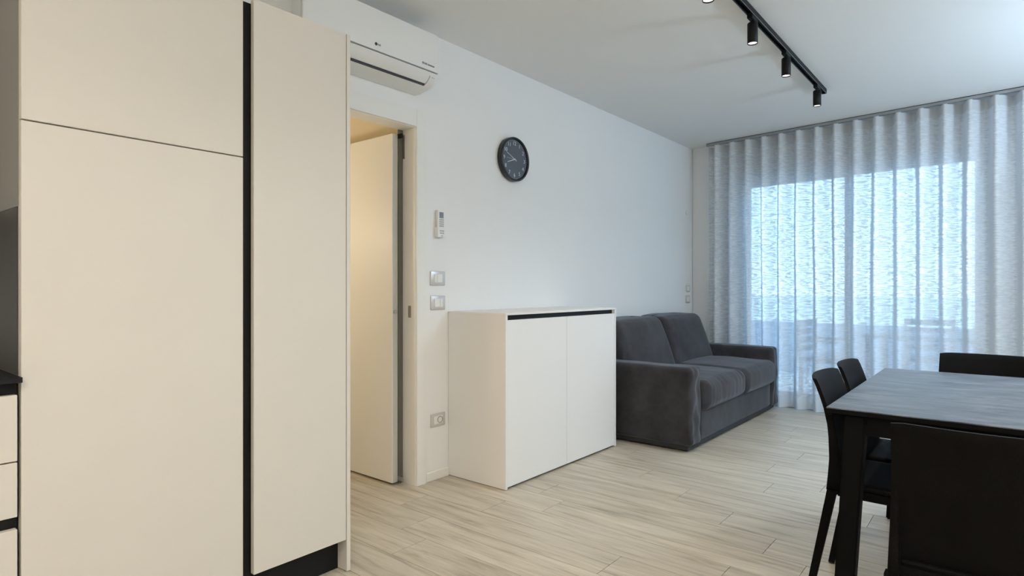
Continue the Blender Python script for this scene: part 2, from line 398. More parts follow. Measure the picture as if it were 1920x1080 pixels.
# baseboards
tag(box('baseboard_left', WX, WX+.012, 2.452, 2.64, 0, .055, M['door'], bev=.003, seg=1), kind='structure')
tag(box('baseboard_left_far', WX, WX+.012, 3.905, 6.40, 0, .055, M['door'], bev=.003, seg=1), kind='structure')
bm = bmesh.new(); bx(bm, -.22, WO0, FACE-.012, FACE, 0, .055, WL); bx(bm, WO1, 4.6, FACE-.012, FACE, 0, .055, WL)
tag(fin('baseboard_back', bm, M['door']), kind='structure')

# ------------------------------------------------------------ door
d1 = bpy.data.objects.new('door_1', None); C.objects.link(d1); d1.location = (WX, 2.375, 0); tag(d1, kind='structure')
def local(o, par):
    o.parent = par; o.matrix_parent_inverse = Matrix.Translation(par.location).inverted(); return o
# architrave: right leg (rounded outer top corner) and head
bm = bmesh.new()
xa, xb = WX, WX+.014
ro = .02
pts = [(2.375, 0), (2.447, 0), (2.447, 2.205-ro)] + [(2.447-ro+ro*math.cos(t), 2.205-ro+ro*math.sin(t)) for t in (PI/8, PI/4, 3*PI/8)] + [(2.447-ro, 2.205), (2.375, 2.205)]
local(prism('architrave_leg', pts, 'x', xa, xb, M['door']), d1)
local(prism('architrave_leg', [(4*1.0-p[0]-.065, p[1]) for p in pts], 'x', xa, xb, M['door']), d1).location = (0, 0, 0)
local(box('architrave_head', xa, xb-.001, 1.561, 2.3745, DZ, 2.203, M['door']), d1)
# lining
local(box('lining_jamb', WX-.115, WX+.001, 2.3715, 2.3748, 0, DZ, M['door']), d1)
local(box('lining_jamb', WX-.115, WX+.001, 1.561, 1.564, 0, DZ, M['door']), d1)
local(box('lining_head', WX-.115, WX+.001, 1.564, 2.3715, DZ-.004, DZ-.0005, M['door']), d1)
# leaf, swung open into the hall at a right angle to the wall
LX0, LX1 = -3.585, -2.785
local(box('door_leaf', LX0, LX1, 2.292, 2.334, .012, 2.068, M['door'], bev=.002, seg=1), d1)
local(box('edge_band', LX1-.001, LX1+.0012, 2.296, 2.330, .014, 2.066, mat('leaf_edge', (.50, .48, .42), .5, noise=.02)), d1)
kn = local(cyl('latch', (LX1+.004, 2.311, 1.02), .012, .010, M['steel'], axis='x', n=20), d1)
local(box('strike_plate', WX-.060, WX-.035, 2.3700, 2.3716, .985, 1.055, M['steel']), d1)
local(box('hinge', LX1-.02, WX-.075, 2.334, 2.345, 2.045, 2.072, M['black'], bev=.002, seg=1), d1)
local(box('hinge', WX-.105, WX-.090, 2.366, 2.3716, 1.93, 2.07, M['steel']), d1)
local(box('floor_hinge', LX1-.02, WX-.07, 2.334, 2.345, .02, .045, M['steel'], bev=.002, seg=1), d1)
local(box('lining_stop', WX-.115, WX-.108, 2.337, 2.3713, 0, DZ-.005, mat('door_seal', (.12, .11, .09), .7, noise=.05)), d1)

# ------------------------------------------------------------ window
w1 = bpy.data.objects.new('window_1', None); C.objects.link(w1); tag(w1, kind='structure')
FN0, FN1 = .20, .27
def wbox(name, s0, s1, n0, n1, z0, z1, m, par, bev=0):
    return box(name, s0, s1, n0, n1, z0, z1, m, par, f=WL)
bm = bmesh.new()
for s0, s1, z0, z1 in ((WO0, WO0+.045, .0, WOT), (WO1-.045, WO1, 0, WOT), (WO0+.045, WO1-.045, WOT-.045, WOT), (WO0+.045, WO1-.045, 0, .035)):
    bx(bm, s0, s1, FN0, FN1+.05, z0, z1, WL)
fin('window_frame', bm, M['pvc'], w1)
def sash(s0, s1, n0):
    bm = bmesh.new(); z0, z1 = .035, WOT-.045; w = .055
    for a, b, c, d in ((s0, s0+w, z0, z1), (s1-w, s1, z0, z1), (s0+w, s1-w, z1-w*.8, z1), (s0+w, s1-w, z0, z0+.085)):
        bx(bm, a, b, n0, n0+.05, c, d, WL)
    sa = fin('sash', bm, M['pvc'], w1)
    box('pane', s0+w, s1-w, n0+.020, n0+.026, z0+.085, z1-w*.8, M['glass'], sa, f=WL)
    return sa
sash(WO0+.045, 1.315, FN0+.055)
s2 = sash(1.27, WO1-.045, FN0)
box('window_handle', 1.29, 1.31, FN0-.035, FN0-.001, 1.0, 1.14, M['plastic'], s2, f=WL)
tag(box('sill_threshold', WO0, WO1, FACE, T1+.05, -.02, -.001, M['patio'], f=WL), kind='structure').name = 'trim_1'

# ------------------------------------------------------------ outside: terrace, low wall, ground and garden furniture
tag(box('terrace_floor', -3, 8, T1, T1+3.4, -.20, -.06, M['patio'], f=WL), kind='structure')
tag(box('ground', -60, 60, T1+3.4, 120, -.7, -.4, M['sand'], f=WL), kind='structure')
tag(box('terrace_parapet', -3, 8, T1+2.65, T1+2.80, -.06, .66, M['parapet'], f=WL), 'low grey rendered terrace wall outside', 'wall', kind='structure')
def patio_chair(s, n, ang, label):
    p = WL(s, n, -.06); t = thing('garden_chair', p, label, 'chair', ang, 'garden chairs on the terrace')
    box('seat', -.24, .24, -.24, .22, .40, .44, M['rattan'], t, bev=.008, seg=1)
    for x in (-.22, .22):
        for y in (-.22, .20): box('leg', x-.018, x+.018, y-.018, y+.018, 0, .40, M['rattan'], t)
    for x in (-.23, .23): box('back_post', x-.015, x+.015, .20, .235, .44, .86, M['rattan'], t)
    for k in range(4): box('back_slat', -.215, .215, .205, .228, .50+k*.095, .565+k*.095, M['rattan'], t)
    for x in (-.26, .26): box('armrest', x-.02, x+.02, -.2, .22, .62, .645, M['rattan'], t)
    return t
patio_chair(.75, T1+.9, -.15+PI/2, 'grey garden chair behind the curtain at the left window pane')
patio_chair(1.55, T1+1.75, .05, 'grey garden chair behind the curtain left of centre, beyond the garden table')
patio_chair(2.25, T1+1.7, -.1, 'grey garden chair behind the curtain at the right window pane')
t = thing('garden_table', WL(1.75, T1+1.05, -.06), 'grey garden table on the terrace behind the sheer curtain', 'table', -.1)
box('table_top', -.6, .6, -.38, .38, .70, .735, M['rattan'], t, bev=.006, seg=1)
for x in (-.54, .54):
    for y in (-.32, .32): box('leg', x-.025, x+.025, y-.025, y+.025, 0, .70, M['rattan'], t)

# ------------------------------------------------------------ curtain and its rail
rail = thing('curtain_rail', WL(-.0, 0, CH), 'long grey aluminium curtain rail fixed under the ceiling at the window', 'curtain rail', math.atan2(D.y, D.x))
RL = 4.2
box('profile', 0, RL, -.013, .013, -.028, -.004, M['alu'], rail, bev=.001, seg=1)
box('mounting_strip', 0, RL, -.016, .016, -.004, 0, M['black'], rail)
box('end_cap', -.004, 0, -.016, .016, -.029, 0, M['alu'], rail)
cur = thing('curtain', WL(0, 0, 0), 'floor-length white sheer curtain in even wave folds across the window', 'curtain', math.atan2(D.y, D.x))
P_ = .1635; AMP = .058; CT = CH-.040; NC = 18
def curtain_strip(name, zs, m, eps=0.0):
    bm = bmesh.new(); uvl = bm.loops.layers.uv.new('UVMap')
    cols = int(RL/P_*NC); rows = []
    S0 = -.01
    for z in zs:
        row = []; u = 0; last = None
        for i in range(cols+1):
            s = S0+.02+(RL-.05)*i/cols
            ph = 2*PI*(s-.125)/P_
            fz = (CT-z)/CT
            a = AMP*(1-.12*fz)*(1+.22*mnoise.noise((s*2.1, z*.5, 3))*min(1, fz*2.5))
            drift = .018*mnoise.noise((s*3.0, z*.8, 9))*min(1, fz*2.0)
            n = -a*math.cos(ph) + .010*math.sin(2*ph)*(1-.5*fz) + .008*mnoise.noise((s*9, z*1.1, 1))*fz + eps
            x = s + drift + .006*mnoise.noise((s*14, z*.9, 5))*fz
            p = Vector((x, n, z))
            if last is not None: u += (p-last).length
            last = p
            row.append((bm.verts.new(p), u))
        rows.append((z, row))
    for (z0, r0), (z1, r1) in zip(rows, rows[1:]):
        for i in range(cols):
            q = (r0[i], r0[i+1], r1[i+1], r1[i]); f = bm.faces.new([a[0] for a in q])
            zz = (z0, z0, z1, z1)
            for lp, a, z in zip(f.loops, q, zz): lp[uvl].uv = (a[1], z)
    me = bpy.data.meshes.new(name); bm.to_mesh(me); bm.free()
    return link(name, me, m, cur, smooth=True)
HT, HB = CT-.078, .115
def lin(a, b, n): return [a+(b-a)*i/n for i in range(n+1)]
curtain_strip('sheer_panel', lin(HB, HT, 40), M['sheer'])
curtain_strip('heading_tape', lin(HT, CT, 4), M['tape'])
curtain_strip('hem', lin(.012, HB, 4), M['hem'])
for i in range(int(RL/P_)):
    s = .125+P_*i
    if s < RL-.06:
        box('glider', s-.006, s+.006, -.012, .006, CT-.003, CH-.0285, M['plastic'], cur)

# ------------------------------------------------------------ kitchen units on the left
KX = -2.08
WB = WX+.004
k1 = thing('tall_cabinet', (KX, .734, 0), 'widest tall white kitchen cabinet with two stacked doors, left of the black groove', 'cabinet')
def loc_(o, par): return local(o, par)
loc_(box('body', WB, KX-.024, .4245, 1.046, .136, 2.19, M['lam']), k1)
loc_(box('door', KX-.022, KX, .4245, 1.044, .133, 1.6195, M['lam'], bev=.0012, seg=1), k1)
loc_(box('door', KX-.022, KX, .4245, 1.044, 1.6235, 2.195, M['lam'], bev=.0012, seg=1), k1)
loc_(box('plinth', KX-.075, KX-.062, .4245, 1.046, 0, .135, M['blackgap']), k1)
loc_(box('side_shadow_sheet', KX-.55, KX-.030, .4215, .4242, .92, 1.385, M['side_shadow']), k1)  # cupboard shadow on the column side, built as a dark sheet
loc_(box('side_shade_cover', KX-.55, KX-.026, .4217, .4243, 1.386, 2.19, M['side_shade']), k1)  # upper column side, its shade painted as grey
k2 = thing('tall_cabinet', (KX, 1.27, 0), 'narrower tall white kitchen cabinet right of the black groove, beside the doorway', 'cabinet')
loc_(box('body', WB, KX-.05, 1.048, 1.475, .136, 2.19, M['lam']), k2)
loc_(box('handle_groove', KX-.049, KX-.028, 1.047, 1.125, .10, 2.186, M['blackgap']), k2)
loc_(box('door', KX-.022, KX, 1.083, 1.473, .133, 2.195, M['lam'], bev=.0012, seg=1), k2)
loc_(box('side_panel', WB, KX, 1.4765, 1.4945, .003, 2.197, M['lam'], bev=.001, seg=1), k2)
loc_(box('plinth', KX-.075, KX-.062, 1.048, 1.476, 0, .135, M['blackgap']), k2)
loc_(box('foot', KX-.028, KX-.010, 1.479, 1.492, 0, .004, M['pad']), k2)

k3 = thing('base_cabinet', (KX, -.1, 0), 'white kitchen drawer unit under the black worktop at the left edge', 'cabinet')
YB0, YB1 = -.78, .4205
loc_(box('body', WB, KX-.024, YB0, YB1-.001, .10, .902, M['blackgap']), k3)
for z0, z1 in ((.689, .869), (.537, .685), (.133, .503)):
    loc_(box('drawer', KX-.022, KX, YB0, YB1-.004, z0, z1, M['lam'], bev=.0012, seg=1), k3)
loc_(box('plinth', KX-.075, KX-.062, YB0, YB1-.001, 0, .10, M['blackgap']), k3)
wt = tag(box('worktop', WX+.002, KX+.022, YB0, .4235, .9035, .9185, M['worktop'], bev=.001, seg=1), 'thin black kitchen worktop end at the left edge of the photo', 'worktop')
# wall cupboard just outside the frame: it shades the niche over the worktop
k4 = thing('wall_cupboard', (WX, 0, 1.39), 'white wall cupboard hung above the black worktop', 'cupboard')
loc_(box('body', WB, -2.37, YB0, .4205, 1.39, 2.195, M['lam']), k4)
loc_(box('door', -2.368, -2.348, YB0, -.185, 1.385, 2.195, M['lam'], bev=.001, seg=1), k4)
loc_(box('door', -2.368, -2.348, -.181, .4205, 1.385, 2.195, M['lam'], bev=.001, seg=1), k4)

# ------------------------------------------------------------ sideboard
X0, X1, Y0, Y1, HT_ = WX+.003, -2.2095, 2.6415, 3.9025, 1.016
sb = thing('sideboard', ((X0+X1)/2, (Y0+Y1)/2, 0), 'white two-door sideboard with a black finger groove under its top', 'sideboard')
loc_(box('top', X0, X1+.002, Y0-.001, Y1+.001, HT_-.013, HT_, M['lam2'], bev=.001, seg=1), sb)
loc_(box('side_panel', X0, X1, Y0, Y0+.018, .004, HT_-.013, M['lam2']), sb)
loc_(box('side_panel', X0, X1, Y1-.018, Y1, .004, HT_-.013, M['lam2']), sb)
loc_(box('carcass', X0, X1-.060, Y0+.018, Y1-.018, .02, HT_-.014, M['lam2']), sb)
loc_(box('handle_groove', X1-.058, X1-.024, Y0+.0185, Y1-.0185, .955, HT_-.0135, M['blackgap']), sb)
ym = 3.265
loc_(box('door', X1-.020, X1-.001, Y0+.020, ym-.0015, .014, .974, M['lam2'], bev=.001, seg=1), sb)
loc_(box('door', X1-.020, X1-.001, ym+.0015, Y1-.020, .014, .974, M['lam2'], bev=.001, seg=1), sb)
loc_(box('plinth', X1-.060, X1-.024, Y0+.0185, Y1-.0185, .0, .018, M['blackgap']), sb)

# ------------------------------------------------------------ sofa
sf = thing('sofa', (-2.15, 5.08, 0), 'charcoal grey microfibre two-seater sofa against the white wall', 'sofa')
SY0, SY1 = 4.04, 6.105
def arm(ya, yb, seed):
    def post(q):
        # loose cover: small ripples down the front edge
        if q.x > -1.80:
            k_ = (q.x+1.80)/.11; q.y += .012*k_*mnoise.noise((q.z*9, seed, 0)); q.x += .014*k_*mnoise.noise((q.z*10, q.y*16, seed+2))
        return q
    bm = rbox(-2.62, -1.69, ya, yb, .045, .60, .035, n=36, wob=.003, wscale=5, seed=seed, post=post)
    return loc_(fin('armrest', bm, M['sofa'], None, True), sf)
arm(SY0, SY0+.185, 1); arm(SY1-.185, SY1, 2)
loc_(fin('base', rbox(-2.60, -1.708, SY0+.18, SY1-.18, .055, .285, .015, n=10, wob=.003, wscale=4), M['sofa'], None, True), sf)
loc_(fin('back_frame', rbox(-2.64, -2.50, SY0+.02, SY1-.02, .05, .74, .03, n=8), M['sofa'], None, True), sf)
def seatc(ya, yb, seed):
    def post(q):
        # stretched wrinkles running back from the front roll
        fr = max(0, min(1, (q.x+2.2)/.5))
        q.z += (.007 if seed == 3 else .002)*mnoise.noise((q.x*3, q.y*26, seed))*fr
        q.x += (.005 if seed == 3 else .0015)*mnoise.noise((q.z*4, q.y*26, seed+4))*fr
        return q
    return loc_(fin('seat_cushion', rbox(-2.40, -1.645, ya, yb, .272, .490, .07, n=52, bulge=(.012, .0, .018), wob=.006, wscale=4, seed=seed, post=post), M['sofa'], None, True), sf)
YM = 5.075
seatc(SY0+.188, YM+.002, 3); seatc(YM+.004, SY1-.188, 4)
def backc(ya, yb, seed):
    yc = (ya+yb)/2
    def post(q):
        t = (q.z-.46)/.45
        q.x -= .155*t if q.x > -2.5 else .02*t
        q.y = yc+(q.y-yc)*(1-.045*max(0, t)**2)
        q.z += .010*mnoise.noise((q.y*2.5, seed, 1))*max(0, t)
        return q
    return loc_(fin('back_cushion', rbox(-2.60, -2.245, ya, yb, .44, .905, .055, n=18, bulge=(.035, .0, .006), wob=.007, wscale=3, seed=seed, post=post), M['sofa'], None, True), sf)
backc(SY0+.187, YM-.003, 5); backc(YM+.006, SY1-.150, 6)
for x in (-2.52, -1.86):
    for y in (SY0+.14, SY1-.14): loc_(cyl('foot', (x, y, .024), .025, .048, M['pad'], n=16), sf)
loc_(box('plinth', -2.58, -1.725, SY0+.025, SY1-.025, .015, .06, M['pad']), sf)

# ------------------------------------------------------------ air conditioner
ac = thing('air_conditioner', (WX, 1.95, 2.29), 'white wall-mounted split air conditioner above the doorway', 'air conditioner')
AY0, AY1 = 1.521, 2.372
def arc(c, r, a0, a1, n): return [(c[0]+r*math.cos(a0+(a1-a0)*i/n), c[1]+r*math.sin(a0+(a1-a0)*i/n)) for i in range(n+1)]
XF = WX+.200
body = [(WX+.001, 2.290), (WX+.001, 2.600), (WX+.150, 2.600), (WX+.178, 2.592), (XF-.012, 2.572), (XF-.008, 2.50), (XF-.010, 2.400), (XF-.020, 2.360), (XF-.050, 2.322), (XF-.095, 2.300), (WX+.05, 2.290)]
loc_(prism('end_cap', [(WX+.001, 1.60), (WX+.001, 1.585), (XF-.02, AY0+.001), (XF-.02, 1.60)], 'z', 2.33, 2.59, M['ac']), ac)
loc_(prism('body', body, 'y', 1.60, AY1-.002, M['ac'], smooth=True), ac)
def shell(name, pts, thick, y0, y1, m, par=ac):
    """curved cover following pts (x,z), offset outward by thick"""
    out = []
    for i, p in enumerate(pts):
        a = Vector(pts[max(0, i-1)]); b = Vector(pts[min(len(pts)-1, i+1)]); t_ = (b-a).normalized(); nn = Vector((-t_.y, t_.x))
        if nn.x < 0 and abs(nn.x) > .2: nn = -nn
        if nn.y > 0 and abs(nn.x) <= .2: nn = -nn
        out.append((p[0]+nn.x*thick, p[1]+nn.y*thick))
    return loc_(prism(name, list(pts)+out[::-1], 'y', y0, y1, m, smooth=True), par)
shell('front_panel', [(XF-.014, 2.578), (XF-.009, 2.50), (XF-.010, 2.432), (XF-.014, 2.372)], .010, AY0, AY1, M['ac'])
shell('lower_strip', [(XF-.012, 2.367), (XF-.022, 2.352)], .007, AY0, AY1, M['ac'])
# louvre: curved flap with dark joint below
shell('louvre', [(XF-.020, 2.366), (XF-.030, 2.343), (XF-.046, 2.328), (XF-.060, 2.319)], .009, AY0+.02, 2.3175, M['ac'])
shell('bottom_cover', [(XF-.075, 2.310), (XF-.095, 2.302), (WX+.05, 2.292), (WX+.003, 2.292)], .006, AY0+.08, AY1, M['ac'])
loc_(box('outlet_slot', XF-.073, XF-.060, AY0+.02, 2.318, 2.3035, 2.3125, M['dark']), ac)
shell('outlet_gap', [(XF-.021, 2.364), (XF-.032, 2.341), (XF-.048, 2.326), (XF-.062, 2.315)], .004, 2.317, 2.323, M['dark'])
loc_(prism('end_cap', [(XF-.020, 2.366), (XF-.030, 2.343), (XF-.052, 2.322), (XF-.080, 2.308), (XF-.075, 2.300), (XF-.046, 2.314), (XF-.022, 2.338), (XF-.011, 2.364)], 'y', 2.3225, AY1, M['ac'], smooth=True), ac)
loc_(box('joint_line', XF-.013, XF-.0055, AY0+.01, AY1-.004, 2.3675, 2.3695, M['button']), ac)
em = loc_(cyl('emblem', (XF-.0005, 1.934, 2.402), .0078, .0026, M['dark'], axis='x', n=24), ac)
loc_(text('lettering', 'LG', .0135, on_wall(XF-.0004, 1.955, 2.402), M['dark'], None), ac)
loc_(text('lettering', 'DUAL Inverter', .0150, on_wall(XF-.0006, 2.293, 2.398), M['dark'], None), ac)
loc_(text('lettering', 'Wi-Fi', .011, on_wall(XF-.0195, 2.345, 2.343), M['button'], None), ac)

# ------------------------------------------------------------ clock
ck = thing('wall_clock', (WX, 3.258, 2.055), 'round black wall clock with grey numerals and thin hands', 'clock')
R0 = .153
bm = bmesh.new()
lathe(bm, [(.0, .0), (R0-.012, .0), (R0, .006), (R0, .040), (R0-.003, .045), (R0-.011, .045), (R0-.014, .040), (R0-.016, .030)], n=64)
bmesh.ops.transform(bm, matrix=Matrix.Rotation(PI/2, 4, 'Y'), verts=bm.verts)
fin('rim', bm, M['clockrim'], ck, True)
cyl('face', (.028, 0, 0), R0-.0135, .004, M['clockface'], ck, axis='x', n=64)
Mloc = lambda x, y, z: Matrix(((0, 0, 1, x), (1, 0, 0, y), (0, 1, 0, z), (0, 0, 0, 1)))
for k in range(1, 13):
    a = 2*PI*k/12
    text('numeral', str(k), .037, Mloc(.0305, .110*math.sin(a), .110*math.cos(a)), M['numeral'], ck, .0003)
bm = bmesh.new()
for k in range(60):
    a = 2*PI*k/60; r0_, r1_ = (.127, .134) if k % 5 else (.125, .134)
    d_ = Vector((math.sin(a), math.cos(a))); p_ = Vector((d_.y, -d_.x))*(.0005 if k % 5 else .0009)
    v = []
    for r_, sg in ((r0_, 1), (r1_, 1), (r1_, -1), (r0_, -1)):
        q = d_*r_+p_*sg; v.append(bm.verts.new((.0306, q.x, q.y)))
    bm.faces.new(v)
tag(fin('minute_marks', bm, M['numeral'], ck), kind='stuff')
def hand(name, deg, L_, tail, w, x):
    a = math.radians(deg); d_ = Vector((math.sin(a), math.cos(a))); p_ = Vector((d_.y, -d_.x))
    bm = bmesh.new(); v = []
    for xx in (x, x+.0008):
        for r_, ww in ((-tail, w), (L_, w*.6)):
            for sg in (1, -1):
                q = d_*r_+p_*sg*ww; v.append(bm.verts.new((xx, q.x, q.y)))
    for q in ((0, 1, 3, 2), (4, 6, 7, 5), (0, 2, 6, 4), (1, 5, 7, 3), (0, 4, 5, 1), (2, 3, 7, 6)): bm.faces.new([v[i] for i in q])
    fin(name, bm, M['numeral'], ck)
hand('minute_hand', 294, .095, .022, .0024, .033); hand('hour_hand', 250, .082, .006, .0030, .0318); hand('second_hand', 271, .088, .01, .0008, .0345)
cyl('hub', (.034, 0, 0), .005, .006, M['numeral'], ck, axis='x', n=16)

# ------------------------------------------------------------ switches, socket, remote
def switch(y, z, label, layout, w=.120, h=.086, m=None, name='light_switch', cat='switch'):
    t = thing(name, (WX, y, z), label, cat)
    box('plate', .0005, .009, -w/2, w/2, -h/2, h/2, m or M['plastic_grey'], t, bev=.004)
    box('surround', .009, .0105, -w*.29, w*.29, -.026, .026, M['plastic'], t)
    for (a, b) in layout:
        box('rocker', .0105, .0135, a, b, -.024, .024, M['plastic'], t, bev=.001, seg=1)
    return t
switch(2.549, 1.218, 'white wall switch in a silver frame, upper of two beside the door', [(-.034, -.012), (-.010, .033)])
switch(2.551, 1.070, 'white wall switch in a silver frame, lower of two beside the door', [(-.034, .010), (.012, .034)])
t = thing('wall_socket', (WX, 2.551, .360), 'white round-pin wall socket low beside the doorway', 'socket')
box('plate', .0005, .008, -.060, .060, -.040, .040, M['plastic_grey'], t, bev=.004)
box('cover', .008, .0095, -.036, .036, -.024, .024, M['plastic'], t)
bm = bmesh.new(); lathe(bm, [(.021, .0), (.021, .004), (.018, .004), (.017, -.004), (.0, -.004)], n=32)
bmesh.ops.transform(bm, matrix=Matrix.Translation((.0095, .012, 0)) @ Matrix.Rotation(PI/2, 4, 'Y'), verts=bm.verts); fin('socket_ring', bm, M['button'], t, True)
for y_ in (.004, .020): cyl('contact_hole', (.0062, y_, 0), .0028, .0015, M['dark'], t, axis='x', n=12)
for z_ in (-.017, .017): box('earth_clip', .006, .0115, .010, .014, z_-.003, z_+.003, M['steel'], t)
switch(6.283, 1.154, 'small wall switch beside the curtain, upper of two behind the sofa', [(-.018, 0), (.002, .018)], .085, .075)
switch(6.275, 1.038, 'small wall switch beside the curtain, lower of two behind the sofa', [(-.026, .026)], .105, .085)
t = thing('sensor_disc', (WX, 6.255, 1.98), 'small white disc high on the wall beside the curtain', 'cap')
cyl('disc', (.004, 0, 0), .03, .008, M['plastic'], t, axis='x', n=24)

hd = thing('remote_holder', (WX, 2.558, 1.500), 'white wall bracket holding the remote control beside the door', 'bracket')
box('back_plate', .0005, .004, -.030, .030, -.030, .075, M['plastic'], hd, bev=.001, seg=1)
box('cup_front', .030, .033, -.032, .032, -.030, .030, M['plastic'], hd, bev=.001, seg=1)
for s_ in (-1, 1): box('cup_side', .004, .030, s_*.030-.002, s_*.030+.002, -.030, .028, M['plastic'], hd)
box('cup_floor', .004, .030, -.030, .030, -.032, -.029, M['plastic'], hd)
rc = thing('remote_control', (WX+.006, 2.558, 1.4715), 'white remote control with grey display hanging in its wall bracket', 'remote')
box('case', 0, .022, -.0265, .0265, .001, .162, M['plastic'], rc, bev=.004)
box('display', .022, .0228, -.017, .017, .112, .148, M['display'], rc)
for i in range(4):
    for j in range(3): box('button', .022, .0238 if i > 1 else .0238, -.017+j*.0125, -.008+j*.0125, .060+i*.0125, .068+i*.0125, M['button'], rc)
# printed keys on the bracket's see-through front are the remote's lower rows
for i in range(2):
    for j in range(3): box('front_button', .033, .0338, -.018+j*.0125, -.009+j*.0125, -.012+i*.0135, -.004+i*.0135, M['button'], hd)
text('lettering', 'LG', .011, Mloc(.0332, 0, -.0235), M['dark'], hd, .0003)

# ------------------------------------------------------------ ceiling track with spotlights
TRE = 5.105; TRB = .25
tk = thing('ceiling_track', (TRX, TRE, CH), 'black lighting track running along the ceiling towards the window', 'track')
bm = bmesh.new()
bx(bm, -.017, .017, TRB-TRE, 0, -.008, 0); bx(bm, -.017, -.011, TRB-TRE, 0, -.034, -.008); bx(bm, .011, .017, TRB-TRE, 0, -.034, -.008)
fin('profile', bm, M['black'], tk)
box('inner_channel', -.011, .011, TRB-TRE, -.001, -.016, -.0085, M['blackgap'], tk)
box('end_cap', -.0175, .0175, 0, .003, -.035, 0, M['black'], tk)
bm = bmesh.new(); bx(bm, -.0175, -.0168, TRB-TRE, 0, -.0345, -.0325); bx(bm, .0168, .0175, TRB-TRE, 0, -.0345, -.0325)
fin('edge_line', bm, M['alu'], tk)
LAB = ['cut off at the top edge of the photo, nearest the camera', 'largest fully visible one on the ceiling track', 'middle of the three fully visible ones on the track', 'at the window end of the ceiling track']
def spot(y, label):
    t = thing('track_spotlight', (TRX, y, CH-.034), label, 'spotlight', 0, 'spotlights on the ceiling track')
    box('adapter', -.015, .015, -.050, .050, -.022, .010, M['black'], t, bev=.003, seg=1)
    cyl('joint', (0, 0, -.027), .008, .012, M['black'], t, n=16)
    bm = bmesh.new()
    lathe(bm, [(0, -.032), (.023, -.032), (.0275, -.036), (.0275, -.146), (.0255, -.147), (.0245, -.140), (.018, -.130)], n=36)
    fin('housing', bm, M['black'], t, True)
    bm = bmesh.new(); lathe(bm, [(.0245, -.1405), (.014, -.134), (0, -.133)], n=36)
    fin('lens', bm, M['lens'], t, True)
    spot_lamp('spot_light', 0, 0, -.152, SPOT_W, t)
    return t
for y, lb in zip(SPOTS, LAB): spot(y, 'black cylinder spotlight, lit, '+lb)
for i, y in enumerate(SPOTS_OFF): spot(y, ('black cylinder spotlight, lit, above the room behind the view', 'black cylinder spotlight, lit, at the kitchen end of the track')[i])
# flush ceiling lamps added outside the frame as fill light
for i, (x, y, w, col) in enumerate(FILL_PANELS):
    t = thing('added_ceiling_lamp', (x, y, CH), ('round white flush ceiling lamp added as fill in the kitchen area behind the view', 'round white flush ceiling lamp added as fill over the dining side', 'round white flush ceiling lamp added as cool fill near the window, right side')[i], 'lamp')
    cyl('base', (0, 0, -.018), .33, .034, M['plastic'], t, n=48, bev=.006)
    cyl('diffuser', (0, 0, -.046), .31, .022, M['fill_lens'], t, n=48, bev=.006)
    area_lamp('fill_ceiling_light', x, y, w, col)
for i, (x, y, w, col) in enumerate(FILL_UPLIGHTS):  # unseen uplighters added to brighten the ceiling and walls
    t = thing('added_floor_lamp', (x, y, 0), ('white floor uplighter added as cool fill in the corner beside the window wall', 'white floor uplighter added as fill in the corner behind the view')[i], 'lamp')
    cyl('base', (0, 0, .012), .14, .024, M['plastic'], t, bev=.004); cyl('pole', (0, 0, .9), .012, 1.76, M['plastic'], t, n=16)
    bm = bmesh.new(); lathe(bm, [(.02, 1.74), (.29, 1.84), (.295, 1.84), (.03, 1.73), (.0, 1.73)], n=36); fin('shade', bm, M['plastic'], t, True)
    l = bpy.data.lights.new('fill_uplight', 'AREA'); l.shape = 'DISK'; l.size = .55; l.energy = w; l.color = col
    lo_ = bpy.data.objects.new('fill_uplight', l); C.objects.link(lo_); lo_.location = (0, 0, 1.85); lo_.rotation_euler = (PI, 0, 0); lo_.parent = t
t = thing('hall_lamp', (-4.3, 1.5, 1.45), 'small opal wall lamp in the hallway', 'lamp')
cyl('shade', (.10, 0, 0), .07, .16, mat('opal_shade', (.9, .85, .7), .5, noise=.01, emit=(1, .8, .5), estr=2), t, n=24, bev=.01)
box('bracket', .0, .04, -.03, .03, -.03, .03, M['steel'], t)

# ------------------------------------------------------------ dining table
TX0, TX1, TY0, TY1 = -.478, .425, 2.292, 3.605
tb = thing('dining_table', ((TX0+TX1)/2, (TY0+TY1)/2, 0), 'black dining table with a dark slate-look top', 'table')
loc_(box('table_top', TX0, TX1, TY0, TY1, .7465, .750, M['slate'], bev=.0006, seg=1), tb)
loc_(box('under_frame', TX0, TX1, TY0, TY1, .732, .7465, M['tableframe']), tb)
for nm, a in (('apron', (TX0+.10, TX1-.10, TY0+.035, TY0+.055)), ('apron', (TX0+.10, TX1-.10, TY1-.055, TY1-.035)), ('apron', (TX0+.055, TX0+.075, TY0+.05, TY1-.05)), ('apron', (TX1-.075, TX1-.055, TY0+.05, TY1-.05))):
    loc_(box(nm, *a, .662, .732, M['tableframe']), tb)
def tleg(cx_, cy_, sx_, sy_):
    bm = bmesh.new(); v = []
    for z, w, off in ((0, .030, .042), (.730, .032, 0)):
        for a, b in ((-1, -1), (1, -1), (1, 1), (-1, 1)):
            v.append(bm.verts.new((cx_+sx_*off+a*w, cy_+sy_*off*.3+b*w, z)))
    for q in ((0, 1, 5, 4), (1, 2, 6, 5), (2, 3, 7, 6), (3, 0, 4, 7), (0, 3, 2, 1), (4, 5, 6, 7)): bm.faces.new([v[i] for i in q])
    bmesh.ops.recalc_face_normals(bm, faces=bm.faces)
    bmesh.ops.bevel(bm, geom=bm.edges[:], offset=.006, segments=2, affect='EDGES')
    loc_(fin('leg', bm, M['tableframe'], None), tb)
for sx_, x in ((-1, TX0+.085), (1, TX1-.085)):
    for sy_, y in ((-1, TY0+.055), (1, TY1-.055)): tleg(x, y, sx_, sy_)

